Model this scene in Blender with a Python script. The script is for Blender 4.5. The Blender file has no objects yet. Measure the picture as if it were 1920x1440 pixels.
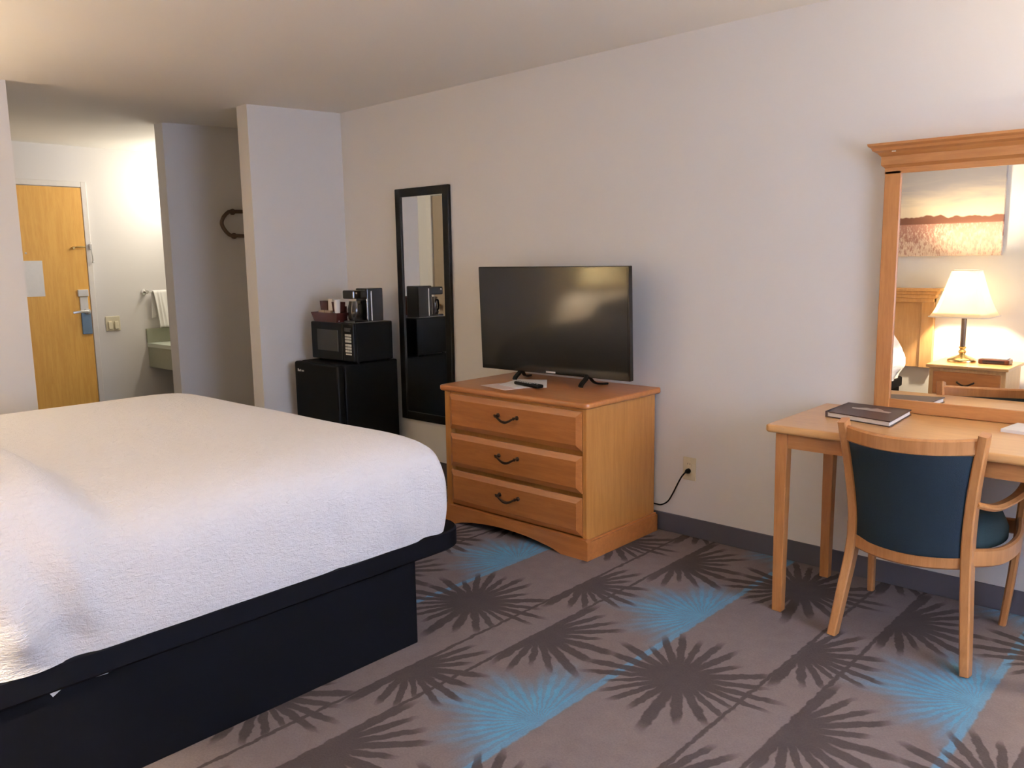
import bpy, bmesh, math, random
from mathutils import Vector, Matrix, noise
random.seed(7)
S = bpy.context.scene
COL = S.collection

# ------------------------------------------------------------------ camera
F_PX = 1565.7
YAW, PITCH, ROLL = math.radians(42.525), math.radians(-8.513), math.radians(-0.88)
CAM = Vector((4.7814, -3.5415, 1.3798))
fw = Vector((-math.sin(YAW)*math.cos(PITCH), math.cos(YAW)*math.cos(PITCH), math.sin(PITCH)))
r0 = Vector((math.cos(YAW), math.sin(YAW), 0)); u0 = r0.cross(fw)
R_ = math.cos(ROLL)*r0 + math.sin(ROLL)*u0
U_ = -math.sin(ROLL)*r0 + math.cos(ROLL)*u0
cd = bpy.data.cameras.new('camera'); cam = bpy.data.objects.new('camera', cd); COL.objects.link(cam)
cd.sensor_width = 36; cd.lens = F_PX/1920*36; cd.clip_start = .02
m = Matrix.Identity(4)
for i in range(3):
    m[i][0] = R_[i]; m[i][1] = U_[i]; m[i][2] = -fw[i]; m[i][3] = CAM[i]
cam.matrix_world = m
S.camera = cam
# ------------------------------------------------------------------ view, world, daylight
S.view_settings.view_transform = 'Standard'; S.view_settings.look = 'None'
S.view_settings.gamma = 1; S.view_settings.use_curve_mapping = False
S.view_settings.exposure = 1.12
S.cycles.max_bounces = 10; S.cycles.diffuse_bounces = 6; S.cycles.glossy_bounces = 6
S.cycles.sample_clamp_indirect = 4
W = bpy.data.worlds.new('World'); S.world = W; W.use_nodes = True
W.node_tree.nodes['Background'].inputs[0].default_value = (.62, .74, 1, 1)
W.node_tree.nodes['Background'].inputs[1].default_value = 1.0
def light(name, kind, loc, power, color, size=.1, rot=None, size_y=None, spread=None):
    l = bpy.data.lights.new(name, kind); l.energy = power; l.color = color
    if kind == 'AREA':
        l.size = size
        if size_y: l.shape = 'RECTANGLE'; l.size_y = size_y
        if spread: l.spread = spread
    else: l.shadow_soft_size = size
    o = bpy.data.objects.new(name, l); COL.objects.link(o); o.location = loc
    if rot: o.rotation_euler = rot
    return o
WARM = (1, .83, .59); COOL = (.60, .71, 1.0)
P_WINDOW, P_BED, P_BED2, P_FLOOR, P_VANITY = 225, 44, 72, 78, 9
light('daylight', 'AREA', (6.62, -1.9, 1.45), P_WINDOW, COOL, 2.3, (0, math.radians(90), 0), 1.5)

# ------------------------------------------------------------------ materials
MATS = {}
class N:
    """tiny node helper"""
    def __init__(s, name):
        s.m = bpy.data.materials.new(name); s.m.use_nodes = True
        s.t = s.m.node_tree; s.b = s.t.nodes['Principled BSDF']; s.out = s.t.nodes['Material Output']
        MATS[name] = s.m
    def n(s, typ, **k):
        x = s.t.nodes.new(typ)
        for a, v in k.items():
            if a.startswith('i_'):
                key = a[2:]; key = int(key) if key.isdigit() else key.replace('_', ' ')
                s.set(x.inputs[key], v)
            else: setattr(x, a, v)
        return x
    def set(s, inp, v):
        if isinstance(v, bpy.types.NodeSocket): s.t.links.new(v, inp)
        elif isinstance(v, bpy.types.Node): s.t.links.new(v.outputs[0], inp)
        else: inp.default_value = v
    def p(s, **k):
        for a, v in k.items(): s.set(s.b.inputs[a.replace('_', ' ')], v)
        return s
    def math(s, op, a, b=0.0, c=None, clamp=False):
        x = s.t.nodes.new('ShaderNodeMath'); x.operation = op; x.use_clamp = clamp
        s.set(x.inputs[0], a); s.set(x.inputs[1], b)
        if c is not None: s.set(x.inputs[2], c)
        return x.outputs[0]
    def obj(s): return s.n('ShaderNodeTexCoord').outputs['Object']
    def geo(s): return s.n('ShaderNodeNewGeometry').outputs['Position']
    def mix(s, f, a, b):
        x = s.t.nodes.new('ShaderNodeMix'); x.data_type = 'RGBA'
        s.set(x.inputs['Factor'], f); s.set(x.inputs['A'], a); s.set(x.inputs['B'], b)
        return x.outputs['Result']
    def noise(s, vec, scale, detail=2, rough=.5, dist=0):
        x = s.n('ShaderNodeTexNoise'); s.set(x.inputs['Vector'], vec)
        x.inputs['Scale'].default_value = scale; x.inputs['Detail'].default_value = detail
        x.inputs['Roughness'].default_value = rough; x.inputs['Distortion'].default_value = dist
        return x.outputs['Fac']
    def scaled(s, vec, sc):
        x = s.n('ShaderNodeMapping'); s.set(x.inputs['Vector'], vec); x.inputs['Scale'].default_value = sc
        return x.outputs[0]
    def ramp(s, f, a, b):   # smoothstep a..b
        x = s.n('ShaderNodeMapRange', interpolation_type='SMOOTHSTEP')
        s.set(x.inputs['Value'], f); s.set(x.inputs['From Min'], a); s.set(x.inputs['From Max'], b)
        return x.outputs[0]
    def bump(s, h, strength=.2, dist=.01):
        x = s.n('ShaderNodeBump'); s.set(x.inputs['Height'], h)
        x.inputs['Strength'].default_value = strength; x.inputs['Distance'].default_value = dist
        s.set(s.b.inputs['Normal'], x.outputs[0]); return s

def simple(name, col, rough=.5, metal=0, var=.06, vs=30, bumpk=0, **k):
    """one-colour procedural material with a slight mottling"""
    a = N(name); v = a.noise(a.obj(), vs, 3)
    c0 = tuple(c*(1-var) for c in col)+(1,); c1 = tuple(min(1, c*(1+var)) for c in col)+(1,)
    a.p(Base_Color=a.mix(v, c0, c1), Roughness=rough, Metallic=metal)
    for kk, vv in k.items(): a.set(a.b.inputs[kk.replace('_', ' ')], vv)
    if bumpk: a.bump(v, bumpk, .004)
    return a.m

def wall_mat(name, col):
    a = N(name); g = a.geo()
    big = a.noise(g, 1.3, 2); fine = a.noise(g, 90, 4, .6)
    a.p(Base_Color=a.mix(big, tuple(c*.97 for c in col)+(1,), tuple(c*1.03 for c in col)+(1,)), Roughness=.75)
    a.b.inputs['Specular IOR Level'].default_value = .25
    a.bump(fine, .12, .002); return a.m
M_WALL = wall_mat('wall_paint', (.70, .68, .655))
M_CEIL = wall_mat('ceiling_paint', (.80, .765, .70))
M_HALL = wall_mat('hall_paint', (.66, .63, .60))

def wood_mat(name, ca, cb, axis, rough=.38):
    a = N(name); o = a.geo()
    sc = {'x': (1.2, 14, 14), 'y': (14, 1.2, 14), 'z': (14, 14, 1.2)}[axis]
    v = a.noise(a.scaled(o, sc), 3.0, 5, .62, .6)
    v2 = a.noise(a.scaled(o, tuple(q*5 for q in sc)), 4.0, 3, .6)
    f = a.math('ADD', a.math('MULTIPLY', v, .75), a.math('MULTIPLY', v2, .25))
    a.p(Base_Color=a.mix(a.ramp(f, .35, .65), ca+(1,), cb+(1,)), Roughness=rough)
    a.b.inputs['Coat Weight'].default_value = .25; a.b.inputs['Coat Roughness'].default_value = .2
    a.bump(v2, .05, .001); return a.m
OAKA, OAKB = (.34, .128, .033), (.42, .175, .050)
W_X = wood_mat('maple_wood_along_x', OAKA, OAKB, 'x')
W_Y = wood_mat('maple_wood_along_y', OAKA, OAKB, 'y')
W_Z = wood_mat('maple_wood_upright', OAKA, OAKB, 'z')
D_X = wood_mat('dresser_wood_along_x', (.34, .112, .024), (.41, .142, .033), 'x')
D_Z = wood_mat('dresser_wood_upright', (.38, .15, .030), (.45, .19, .042), 'z')
T_X = wood_mat('desk_top_wood', (.50, .255, .090), (.57, .31, .112), 'x', .3)
CH = wood_mat('chair_wood', (.37, .150, .045), (.45, .200, .066), 'z', .35)
DOORW = wood_mat('entry_door_veneer', (.66, .33, .055), (.74, .40, .075), 'z', .4)
HB = wood_mat('headboard_wood', (.50, .27, .10), (.58, .33, .13), 'z', .4)

BLACK = simple('black_plastic', (.004, .004, .004), .4, Specular_IOR_Level=.15)
BLACKM = simple('black_appliance_shell', (.0035, .0035, .0035), .5, Specular_IOR_Level=.1)
GLOSSB = simple('glossy_black_plastic', (.005, .004, .003), .14)
FRAMEB = simple('black_mirror_frame_lacquer', (.005, .0045, .004), .45, Specular_IOR_Level=.25)
NAVY = simple('black_navy_bed_vinyl', (.0018, .0018, .0034), .7, var=.2, vs=60, bumpk=.05, Specular_IOR_Level=.12)
CHROME = simple('chrome', (.75, .74, .72), .18, 1)
STEEL = simple('brushed_steel', (.55, .55, .55), .32, 1)
DARKM = simple('dark_bronze_pull', (.05, .028, .018), .4, .6)
BRASS = simple('antique_brass', (.55, .42, .20), .25, 1)
BROWNM = simple('bronze_metal_column', (.16, .11, .08), .35, .7)
CREAM = simple('cream_plastic', (.62, .56, .40), .4)
WHITEP = simple('white_plastic', (.75, .74, .72), .4)
PAPER = simple('white_paper', (.72, .70, .68), .8)
PAPERT = simple('tinted_paper', (.62, .50, .46), .8)
TRIMW = simple('white_door_trim', (.66, .62, .57), .5)
BASEB = simple('grey_vinyl_baseboard', (.085, .080, .095), .55)
GREENL = simple('grey_green_laminate', (.33, .34, .25), .45)
LEATH = simple('dark_brown_leatherette', (.055, .030, .028), .45, bumpk=.1, vs=200)
BROWNB = simple('dark_red_brown_lacquer', (.07, .018, .012), .25)
SILVER = simple('silver_print', (.42, .40, .38), .35, .4)
TEAL = simple('dark_teal_upholstery', (.003, .013, .022), .85, var=.25, vs=400, bumpk=.3)
TEALS = simple('dark_green_seat_fabric', (.006, .022, .022), .85, var=.25, vs=400, bumpk=.3)
TOWEL = simple('white_terry', (.80, .78, .74), .95, bumpk=.5, vs=250)
BLUEP = simple('blue_grey_lock_plate', (.16, .24, .34), .4, .3)
GREYP = simple('light_grey_plastic', (.60, .58, .56), .4)
KEYP = simple('keypad_buttons', (.62, .62, .56), .5)
MWIN = simple('microwave_window', (.030, .027, .021), .3)
CARP = simple('curtain_cloth', (.45, .40, .36), .9)
MATT = simple('mattress_ticking', (.7, .69, .67), .9)
REDC = simple('terracotta_packets', (.30, .10, .05), .6)
TANC = simple('tan_packets', (.36, .27, .18), .6)
ICLK = simple('clock_display', (.02, .02, .03), .15)

a = N('mirror_glass'); a.p(Base_Color=(.93, .93, .90, 1), Metallic=1.0, Roughness=.01)
a.set(a.b.inputs['Roughness'], a.math('MULTIPLY', a.noise(a.obj(), 3, 1), .012)); MIRR = a.m
a = N('tv_screen'); a.p(Base_Color=(.014, .012, .009, 1), Roughness=.13); a.b.inputs['IOR'].default_value = 1.5
a.set(a.b.inputs['Roughness'], a.math('ADD', .085, a.math('MULTIPLY', a.noise(a.obj(), 400, 1), .02))); SCREEN = a.m
a = N('carafe_glass'); a.p(Base_Color=(.05, .04, .035, 1), Roughness=.05); a.b.inputs['Transmission Weight'].default_value = .5; CARAFE = a.m
a = N('window_glass'); a.p(Base_Color=(.95, .97, 1, 1), Roughness=.0); a.b.inputs['Transmission Weight'].default_value = 1; WGLASS = a.m

def shade_mat(name, emit):
    a = N(name); a.t.nodes.remove(a.b)
    d = a.n('ShaderNodeBsdfDiffuse'); d.inputs[0].default_value = (.85, .80, .68, 1)
    t = a.n('ShaderNodeBsdfTranslucent'); t.inputs[0].default_value = (.95, .90, .74, 1)
    w = a.noise(a.scaled(a.obj(), (1, 1, 40)), 6, 2)
    mx = a.n('ShaderNodeMixShader'); a.set(mx.inputs[0], a.math('ADD', .62, a.math('MULTIPLY', w, .1)))
    a.set(mx.inputs[1], d); a.set(mx.inputs[2], t)
    a.set(a.out.inputs['Surface'], mx); return a.m
SHADE = shade_mat('lamp_shade_fabric', 0)
a = N('lit_bulb'); a.p(Base_Color=(1, .9, .7, 1)); a.b.inputs['Emission Color'].default_value = (1, .82, .58, 1)
a.b.inputs['Emission Strength'].default_value = 12; BULB = a.m
a = N('lit_tube_cover'); a.p(Base_Color=(1, .97, .9, 1)); a.b.inputs['Emission Color'].default_value = (1, .93, .80, 1)
a.b.inputs['Emission Strength'].default_value = 3; TUBE = a.m

# coverlet: woven ripples
a = N('white_coverlet'); g = a.geo()
v = a.noise(a.scaled(g, (28, 28, 75)), 1.6, 3, .55, .8)
v2 = a.noise(g, 260, 2)
h = a.math('ADD', v, a.math('MULTIPLY', v2, .25))
a.p(Base_Color=a.mix(v, (.70, .69, .72, 1), (.76, .75, .775, 1)), Roughness=.85)
a.b.inputs['Sheen Weight'].default_value = .15
a.bump(h, .6, .010); COVER = a.m

# carpet: starbursts and stems on a woven ground, one repeat = .96 x .97 m
def carpet():
    a = N('starburst_carpet'); pos = a.geo()
    wob = a.n('ShaderNodeTexNoise'); a.set(wob.inputs['Vector'], pos); wob.inputs['Scale'].default_value = 26; wob.inputs['Detail'].default_value = 3
    w = a.n('ShaderNodeVectorMath', operation='SUBTRACT'); a.set(w.inputs[0], wob.outputs['Color']); w.inputs[1].default_value = (.5, .5, .5)
    w2 = a.n('ShaderNodeVectorMath', operation='SCALE'); a.set(w2.inputs[0], w); w2.inputs['Scale'].default_value = .022
    w3 = a.n('ShaderNodeVectorMath', operation='ADD'); a.set(w3.inputs[0], pos); a.set(w3.inputs[1], w2)
    fine = a.noise(pos, 150, 3, .7); med = a.noise(pos, 16, 4, .6)
    def wrapped(cx, cy, lx=.96, ly=.97):
        sub = a.n('ShaderNodeVectorMath', operation='SUBTRACT'); a.set(sub.inputs[0], w3); sub.inputs[1].default_value = (cx, cy, 0)
        wr = a.n('ShaderNodeVectorMath', operation='WRAP'); a.set(wr.inputs[0], sub)
        wr.inputs[1].default_value = (lx/2, ly/2, 1); wr.inputs[2].default_value = (-lx/2, -ly/2, -1)
        sx = a.n('ShaderNodeSeparateXYZ'); a.set(sx.inputs[0], wr)
        return sx.outputs[0], sx.outputs[1]
    def burst(cx, cy, rad, nray, ph, side=0, soft=.22, core=.50):
        x, y = wrapped(cx, cy)
        r = a.math('SQRT', a.math('ADD', a.math('MULTIPLY', x, x), a.math('MULTIPLY', y, y)))
        th = a.math('ARCTAN2', y, x)
        # irregular ray spacing and length
        t2 = a.math('ADD', a.math('MULTIPLY', th, nray), a.math('MULTIPLY', a.math('SINE', a.math('ADD', a.math('MULTIPLY', th, 3), ph)), 1.5))
        ray = a.math('ADD', .5, a.math('MULTIPLY', a.math('COSINE', a.math('ADD', t2, ph)), .5))
        ln = a.math('ADD', a.math('MULTIPLY', a.math('SINE', a.math('ADD', a.math('MULTIPLY', th, 9), ph*2.3)), .10),
                    a.math('MULTIPLY', a.math('SINE', a.math('ADD', a.math('MULTIPLY', th, 4), ph)), .09))
        q = a.math('DIVIDE', r, a.math('MULTIPLY', a.math('ADD', ln, .86), rad))        # 0 centre .. 1 tip
        thr = a.math('MULTIPLY', a.math('SUBTRACT', q, core), 1.45)
        body = a.ramp(a.math('SUBTRACT', ray, thr), .02-soft*.3, .02+soft)
        body = a.math('MULTIPLY', body, a.math('SUBTRACT', 1.0, a.ramp(q, .85, 1.10)))
        if soft > .5:
            streak = a.math('ADD', .55, a.math('MULTIPLY', a.ramp(ray, .2, .8), .45))
            body = a.math('MULTIPLY', streak, a.math('SUBTRACT', 1.0, a.ramp(q, .25, 1.05)))
            body = a.math('MULTIPLY', body, 1.2, clamp=True)
            body = a.math('MULTIPLY', body, a.math('ADD', .75, a.math('MULTIPLY', med, .5)))
        if side: body = a.math('MULTIPLY', body, a.ramp(a.math('MULTIPLY', x, side), -.018, .004))
        return body
    def stem(cx, width, y0=None, y1=None):
        x, y = wrapped(cx, 0)
        s_ = a.math('SUBTRACT', 1.0, a.ramp(a.math('ABSOLUTE', x), width*.45, width*.95))
        return s_
    d1 = burst(3.425, -1.27, .335, 24, .4)
    d2 = burst(3.655, -.835, .30, 22, 1.7, 1)
    d3 = burst(3.822, -1.32, .34, 22, 2.9, 1)
    dk = a.math('MAXIMUM', a.math('MAXIMUM', d1, d2), a.math('MAXIMUM', d3, a.math('MAXIMUM', stem(3.650, .010), stem(3.818, .011))))
    cy = a.math('MAXIMUM', burst(4.205, -.80, .42, 38, .9, -1, .7, .42), a.math('MULTIPLY', stem(4.212, .019), .75))
    base = a.mix(med, (.150, .118, .112, 1), (.205, .165, .155, 1))
    dark = a.mix(med, (.050, .038, .036, 1), (.072, .055, .050, 1))
    cyan = a.mix(med, (.065, .24, .39, 1), (.11, .34, .52, 1))
    c = a.mix(a.math('MULTIPLY', cy, .84), base, cyan)
    c = a.mix(a.math('MULTIPLY', dk, .93), c, dark)
    c2 = a.n('ShaderNodeMix', data_type='RGBA', blend_type='MULTIPLY'); c2.inputs['Factor'].default_value = 1
    a.set(c2.inputs['A'], c); a.set(c2.inputs['B'], a.mix(fine, (.72, .72, .72, 1), (1.25, 1.25, 1.25, 1)))
    a.p(Base_Color=c2.outputs['Result'], Roughness=.95); a.b.inputs['Specular IOR Level'].default_value = .1
    a.bump(fine, .4, .004); return a.m
CARPET = carpet()

# picture: field at dusk
def canvas():
    a = N('field_at_dusk_print'); g = a.geo(); s_ = a.n('ShaderNodeSeparateXYZ'); a.set(s_.inputs[0], g)
    z = s_.outputs[2]; xx = s_.outputs[0]
    n1 = a.noise(a.scaled(g, (1.2, 1, 7)), 2.0, 4, .55, .5)
    sky = a.mix(a.ramp(a.math('ADD', z, a.math('MULTIPLY', n1, .30)), 1.83, 2.10), (.56, .46, .33, 1), (.28, .26, .27, 1))
    n2 = a.noise(a.scaled(g, (5, 1, 22)), 4.0, 5, .7)
    n2b = a.noise(a.scaled(g, (60, 1, 22)), 1.5, 4, .7)
    grass = a.mix(a.ramp(a.math('ADD', n2b, a.math('MULTIPLY', a.math('SUBTRACT', 1.50, z), .8)), .42, .66), (.36, .17, .12, 1), (.66, .50, .36, 1))
    n3 = a.noise(a.scaled(g, (1, 0, 0)), 5.0, 3)
    top = a.math('ADD', 1.645, a.math('MULTIPLY', a.math('SUBTRACT', n3, .42), .16))
    dark = (.15, .055, .028, 1)
    c = a.mix(a.ramp(a.math('SUBTRACT', z, top), -.006, .006), dark, sky)
    c = a.mix(a.ramp(z, 1.597, 1.607), grass, c)
    a.p(Base_Color=c, Roughness=.7); return a.m
CANVAS = canvas()

# ------------------------------------------------------------------ mesh helpers
def newbm(): return bmesh.new()
def add_box(bm, x0, x1, y0, y1, z0, z1, bev=0, seg=2, rot=None, piv=None):
    r = bmesh.ops.create_cube(bm, size=1)
    vs = r['verts']; c = Vector(((x0+x1)/2, (y0+y1)/2, (z0+z1)/2)); d = (abs(x1-x0), abs(y1-y0), abs(z1-z0))
    for v in vs: v.co = Vector((v.co.x*d[0], v.co.y*d[1], v.co.z*d[2])) + c
    if bev:
        es = list({e for v in vs for e in v.link_edges})
        rr = bmesh.ops.bevel(bm, geom=es, offset=min(bev, min(d)*.49), segments=seg, affect='EDGES', profile=.5)
        vs = list({v for f in rr['faces'] for v in f.verts} | {v for v in vs if v.is_valid})
    if rot is not None:
        piv = Vector(piv) if piv is not None else c
        for v in vs: v.co = rot @ (v.co-piv) + piv
    return vs
def add_lathe(bm, cx, cy, prof, n=32, cap=True, ax='z', base=0):
    rings = []
    for (r, z) in prof:
        ring = []
        for k in range(n):
            t = 2*math.pi*k/n
            if ax == 'z': co = (cx+r*math.cos(t), cy+r*math.sin(t), z)
            elif ax == 'y': co = (cx+r*math.cos(t), z, cy+r*math.sin(t))
            else: co = (z, cx+r*math.cos(t), cy+r*math.sin(t))
            ring.append(bm.verts.new(co))
        rings.append(ring)
    for i in range(len(rings)-1):
        for k in range(n):
            bm.faces.new((rings[i][k], rings[i][(k+1) % n], rings[i+1][(k+1) % n], rings[i+1][k]))
    if cap:
        bm.faces.new(rings[0][::-1]); bm.faces.new(rings[-1])
    return rings
def smooth_path(pts, n=8):
    P = [Vector(p) for p in pts]; out = []
    for i in range(len(P)-1):
        p0 = P[max(i-1, 0)]; p1 = P[i]; p2 = P[i+1]; p3 = P[min(i+2, len(P)-1)]
        for k in range(n):
            t = k/n
            out.append(.5*((2*p1)+(-p0+p2)*t+(2*p0-5*p1+4*p2-p3)*t*t+(-p0+3*p1-3*p2+p3)*t**3))
    out.append(P[-1]); return out
def add_sweep(bm, pts, w, h, up=(0, 0, 1), cham=.25, n=8, scale=None, smooth=True):
    """bar of section w (sideways) x h (along up) along a path, chamfered corners"""
    P = smooth_path(pts, n) if smooth else [Vector(p) for p in pts]; up = Vector(up); rings = []
    c = cham*min(w, h)
    sec = [(-w/2+c, -h/2), (w/2-c, -h/2), (w/2, -h/2+c), (w/2, h/2-c), (w/2-c, h/2), (-w/2+c, h/2), (-w/2, h/2-c), (-w/2, -h/2+c)]
    for i, p in enumerate(P):
        d = (P[min(i+1, len(P)-1)]-P[max(i-1, 0)]).normalized()
        sd = d.cross(up).normalized(); uu = sd.cross(d).normalized()
        k = scale(i/(len(P)-1)) if scale else 1
        rings.append([bm.verts.new(p+sd*a_*k+uu*b_*k) for a_, b_ in sec])
    for i in range(len(rings)-1):
        for k in range(8):
            bm.faces.new((rings[i][k], rings[i][(k+1) % 8], rings[i+1][(k+1) % 8], rings[i+1][k]))
    bm.faces.new(rings[0][::-1]); bm.faces.new(rings[-1])
def add_tube(bm, pts, r, n=8, sub=8, smooth=True):
    P = smooth_path(pts, sub) if smooth else [Vector(p) for p in pts]; rings = []
    ref = Vector((.123, .456, .88)).normalized()
    for i, p in enumerate(P):
        d = (P[min(i+1, len(P)-1)]-P[max(i-1, 0)]).normalized()
        sd = d.cross(ref).normalized(); uu = sd.cross(d)
        rings.append([bm.verts.new(p+sd*r*math.cos(2*math.pi*k/n)+uu*r*math.sin(2*math.pi*k/n)) for k in range(n)])
    for i in range(len(rings)-1):
        for k in range(n): bm.faces.new((rings[i][k], rings[i][(k+1) % n], rings[i+1][(k+1) % n], rings[i+1][k]))
    bm.faces.new(rings[0][::-1]); bm.faces.new(rings[-1])
def add_prism(bm, poly, y0, y1, plane='xz'):
    """poly of (a,b) extruded along the third axis"""
    def mk(a_, b_, c_): return {'xz': (a_, c_, b_), 'xy': (a_, b_, c_), 'yz': (c_, a_, b_)}[plane]
    A = [bm.verts.new(mk(a_, b_, y0)) for a_, b_ in poly]; B = [bm.verts.new(mk(a_, b_, y1)) for a_, b_ in poly]
    n = len(poly); bm.faces.new(A); bm.faces.new(B[::-1])
    for k in range(n): bm.faces.new((A[k], B[k], B[(k+1) % n], A[(k+1) % n]))
def obj(name, bm, mat, parent=None, smooth=False, angle=35, label=None):
    """link a bmesh drawn in world coordinates as ONE mesh object"""
    bmesh.ops.recalc_face_normals(bm, faces=bm.faces)
    me = bpy.data.meshes.new(name)
    off = Vector((0, 0, 0))
    q = parent
    while q is not None: off += q.location; q = q.parent
    if parent is None:
        xs = [v.co for v in bm.verts]
        off = Vector(((min(v.x for v in xs)+max(v.x for v in xs))/2, (min(v.y for v in xs)+max(v.y for v in xs))/2, min(v.z for v in xs)))
    bmesh.ops.translate(bm, verts=bm.verts, vec=-off)
    if smooth:
        for f in bm.faces: f.smooth = True
    bm.to_mesh(me); bm.free()
    if smooth:
        try: me.set_sharp_from_angle(angle=math.radians(angle))
        except Exception: pass
    me.materials.append(mat)
    o = bpy.data.objects.new(name, me); COL.objects.link(o)
    if parent is None: o.location = off
    else: o.parent = parent
    if label: o['label'] = label
    return o
def thing(name, label, cat, loc, group=None):
    o = bpy.data.objects.new(name, None); COL.objects.link(o); o.location = loc; o.empty_display_size = .1
    o['label'] = label; o['category'] = cat
    if group: o['group'] = group
    return o
def tag(o, label, cat, group=None):
    o['label'] = label; o['category'] = cat
    if group: o['group'] = group
    return o
def struct(name, bm, mat, parent=None, **k):
    o = obj(name, bm, mat, parent, **k)
    if parent is None: o['kind'] = 'structure'
    return o
def box(name, mat, parent, *a, bev=0, seg=2, **k):
    bm = newbm(); add_box(bm, *a, bev=bev, seg=seg); return obj(name, bm, mat, parent, **k)

# ------------------------------------------------------------------ room shell
XR, YF = 6.30, -3.78
XD, YH, YV = -2.877, -2.03, .45
def wbox(name, *a, mat=M_WALL):
    bm = newbm(); add_box(bm, *a); return struct(name, bm, mat)
wbox('wall_back', -.98, XR+.1, 0, .12, -.02, 2.52)
wbox('wall_front', -.12, XR+.1, YF-.12, YF, -.02, 2.52)
wbox('wall_left', -.12, 0, YF, YH, -.02, 2.52)
wbox('wall_partition', -.12, 0, -.70, 0, -.02, 2.52)
wbox('wall_closet', -1.10, -.98, -.772, YV, -.02, 2.52)
wbox('wall_vanity', XD, -1.10, YV, YV+.12, -.02, 2.52, mat=M_HALL)
wbox('wall_entry', XD-.12, XD, YH-.12, YV+.12, -.02, 2.52, mat=M_HALL)
wbox('wall_hall', XD, -.12, YH-.12, YH, -.02, 2.52, mat=M_HALL)
# window wall (beyond the right edge of the photo)
wy0, wy1, wz0, wz1 = -3.0, -.85, .75, 2.1
bm = newbm()
add_box(bm, XR, XR+.12, YF, wy0, -.02, 2.52); add_box(bm, XR, XR+.12, wy1, 0, -.02, 2.52)
add_box(bm, XR, XR+.12, wy0, wy1, -.02, wz0); add_box(bm, XR, XR+.12, wy0, wy1, wz1, 2.52)
struct('wall_right', bm, M_WALL)
bm = newbm()
for (y0, y1, z0, z1) in ((wy0, wy0+.05, wz0, wz1), (wy1-.05, wy1, wz0, wz1), (wy0, wy1, wz0, wz0+.05), (wy0, wy1, wz1-.05, wz1), ((wy0+wy1)/2-.025, (wy0+wy1)/2+.025, wz0, wz1)):
    add_box(bm, XR+.03, XR+.09, y0, y1, z0, z1)
win = struct('window_1', bm, TRIMW)
for k, yy in enumerate((wy0+.05, (wy0+wy1)/2+.025)):
    box('window_pane', WGLASS, win, XR+.055, XR+.06, yy, yy+(wy1-wy0)/2-.075, wz0+.05, wz1-.05)
# carpet
bm = newbm(); add_box(bm, XD-.1, XR+.1, YF-.1, YV+.1, -.06, 0); struct('floor', bm, CARPET)
# ceiling, very slightly sagging towards the hall
def zc(x, y):
    p0 = 2.369 + .034*max(y, -2.2)
    if x >= 0:
        t = min(1, x/2.9); return p0*(1-t)+2.404*t
    if x > -1.1: return p0
    t = min(1, (-1.1-x)/1.77); return p0*(1-t)+2.385*t
bm = newbm(); nx, ny = 60, 30; g = []
for i in range(nx+1):
    row = []
    for j in range(ny+1):
        x = XD-.1+(XR+.2-XD)*i/nx; y = YF-.1+(YV+.2-YF)*j/ny
        row.append((bm.verts.new((x, y, zc(x, y))), bm.verts.new((x, y, 2.56))))
    g.append(row)
for i in range(nx):
    for j in range(ny):
        for q in (0, 1): bm.faces.new((g[i][j][q], g[i+1][j][q], g[i+1][j+1][q], g[i][j+1][q]))
for i in range(nx):
    for j in (0, ny): bm.faces.new((g[i][j][0], g[i+1][j][0], g[i+1][j][1], g[i][j][1]))
for j in range(ny):
    for i in (0, nx): bm.faces.new((g[i][j][0], g[i][j+1][0], g[i][j+1][1], g[i][j][1]))
struct('ceiling', bm, M_CEIL, smooth=True)
# baseboards
def bb(name, *a):
    bm = newbm(); add_box(bm, *a, bev=.003, seg=1); struct(name, bm, BASEB)
bb('baseboard_back', .006, XR, -.006, 0, 0, .097)
bb('baseboard_partition', 0, .006, -.70, -.006, 0, .09)
bb('baseboard_left', 0, .006, YF, YH, 0, .09)
bb('baseboard_front', .006, XR, YF, YF+.006, 0, .09)
bb('baseboard_right', XR-.006, XR, YF+.006, -.006, 0, .09)
bb('baseboard_closet', -.98, -.974, -.772, 0, 0, .09)
bb('baseboard_entry', XD, XD+.006, -.56, YV, 0, .09)

# ------------------------------------------------------------------ entry door on the hall's far wall
dy1 = -.635; dy0 = dy1-.91; dt = 2.035
d = box('door_1', DOORW, None, XD+.001, XD+.030, dy0, dy1, .01, dt, bev=.002, seg=1); d['kind'] = 'structure'
box('peephole', STEEL, d, XD+.028, XD+.036, -1.115, -1.10, 1.48, 1.495, bev=.003)
box('security_card_reader', GREYP, d, XD+.028, XD+.050, -.735, -.648, 1.115, 1.175, bev=.006)
box('lock_plate', GREYP, d, XD+.028, XD+.040, -.722, -.655, .985, 1.112, bev=.004)
lp = box('lower_lock_plate', BLUEP, d, XD+.028, XD+.046, -.722, -.640, .79, .985, bev=.006)
bm = newbm(); add_lathe(bm, -.672, .985, [(.026, XD+.030), (.026, XD+.055), (.014, XD+.058), (.014, XD+.085)], 24, ax='x')
add_sweep(bm, [(XD+.078, -.668, .985), (XD+.086, -.71, .988), (XD+.088, -.76, .987), (XD+.082, -.80, .982)], .016, .020)
obj('lever_handle', bm, STEEL, d, smooth=True)
nt = box('fire_notice', PAPER, None, XD+.0305, XD+.0325, -1.19, -.99, 1.13, 1.425)
tag(nt, 'white printed notice sheet fixed to the wooden entry door', 'notice')
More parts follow.
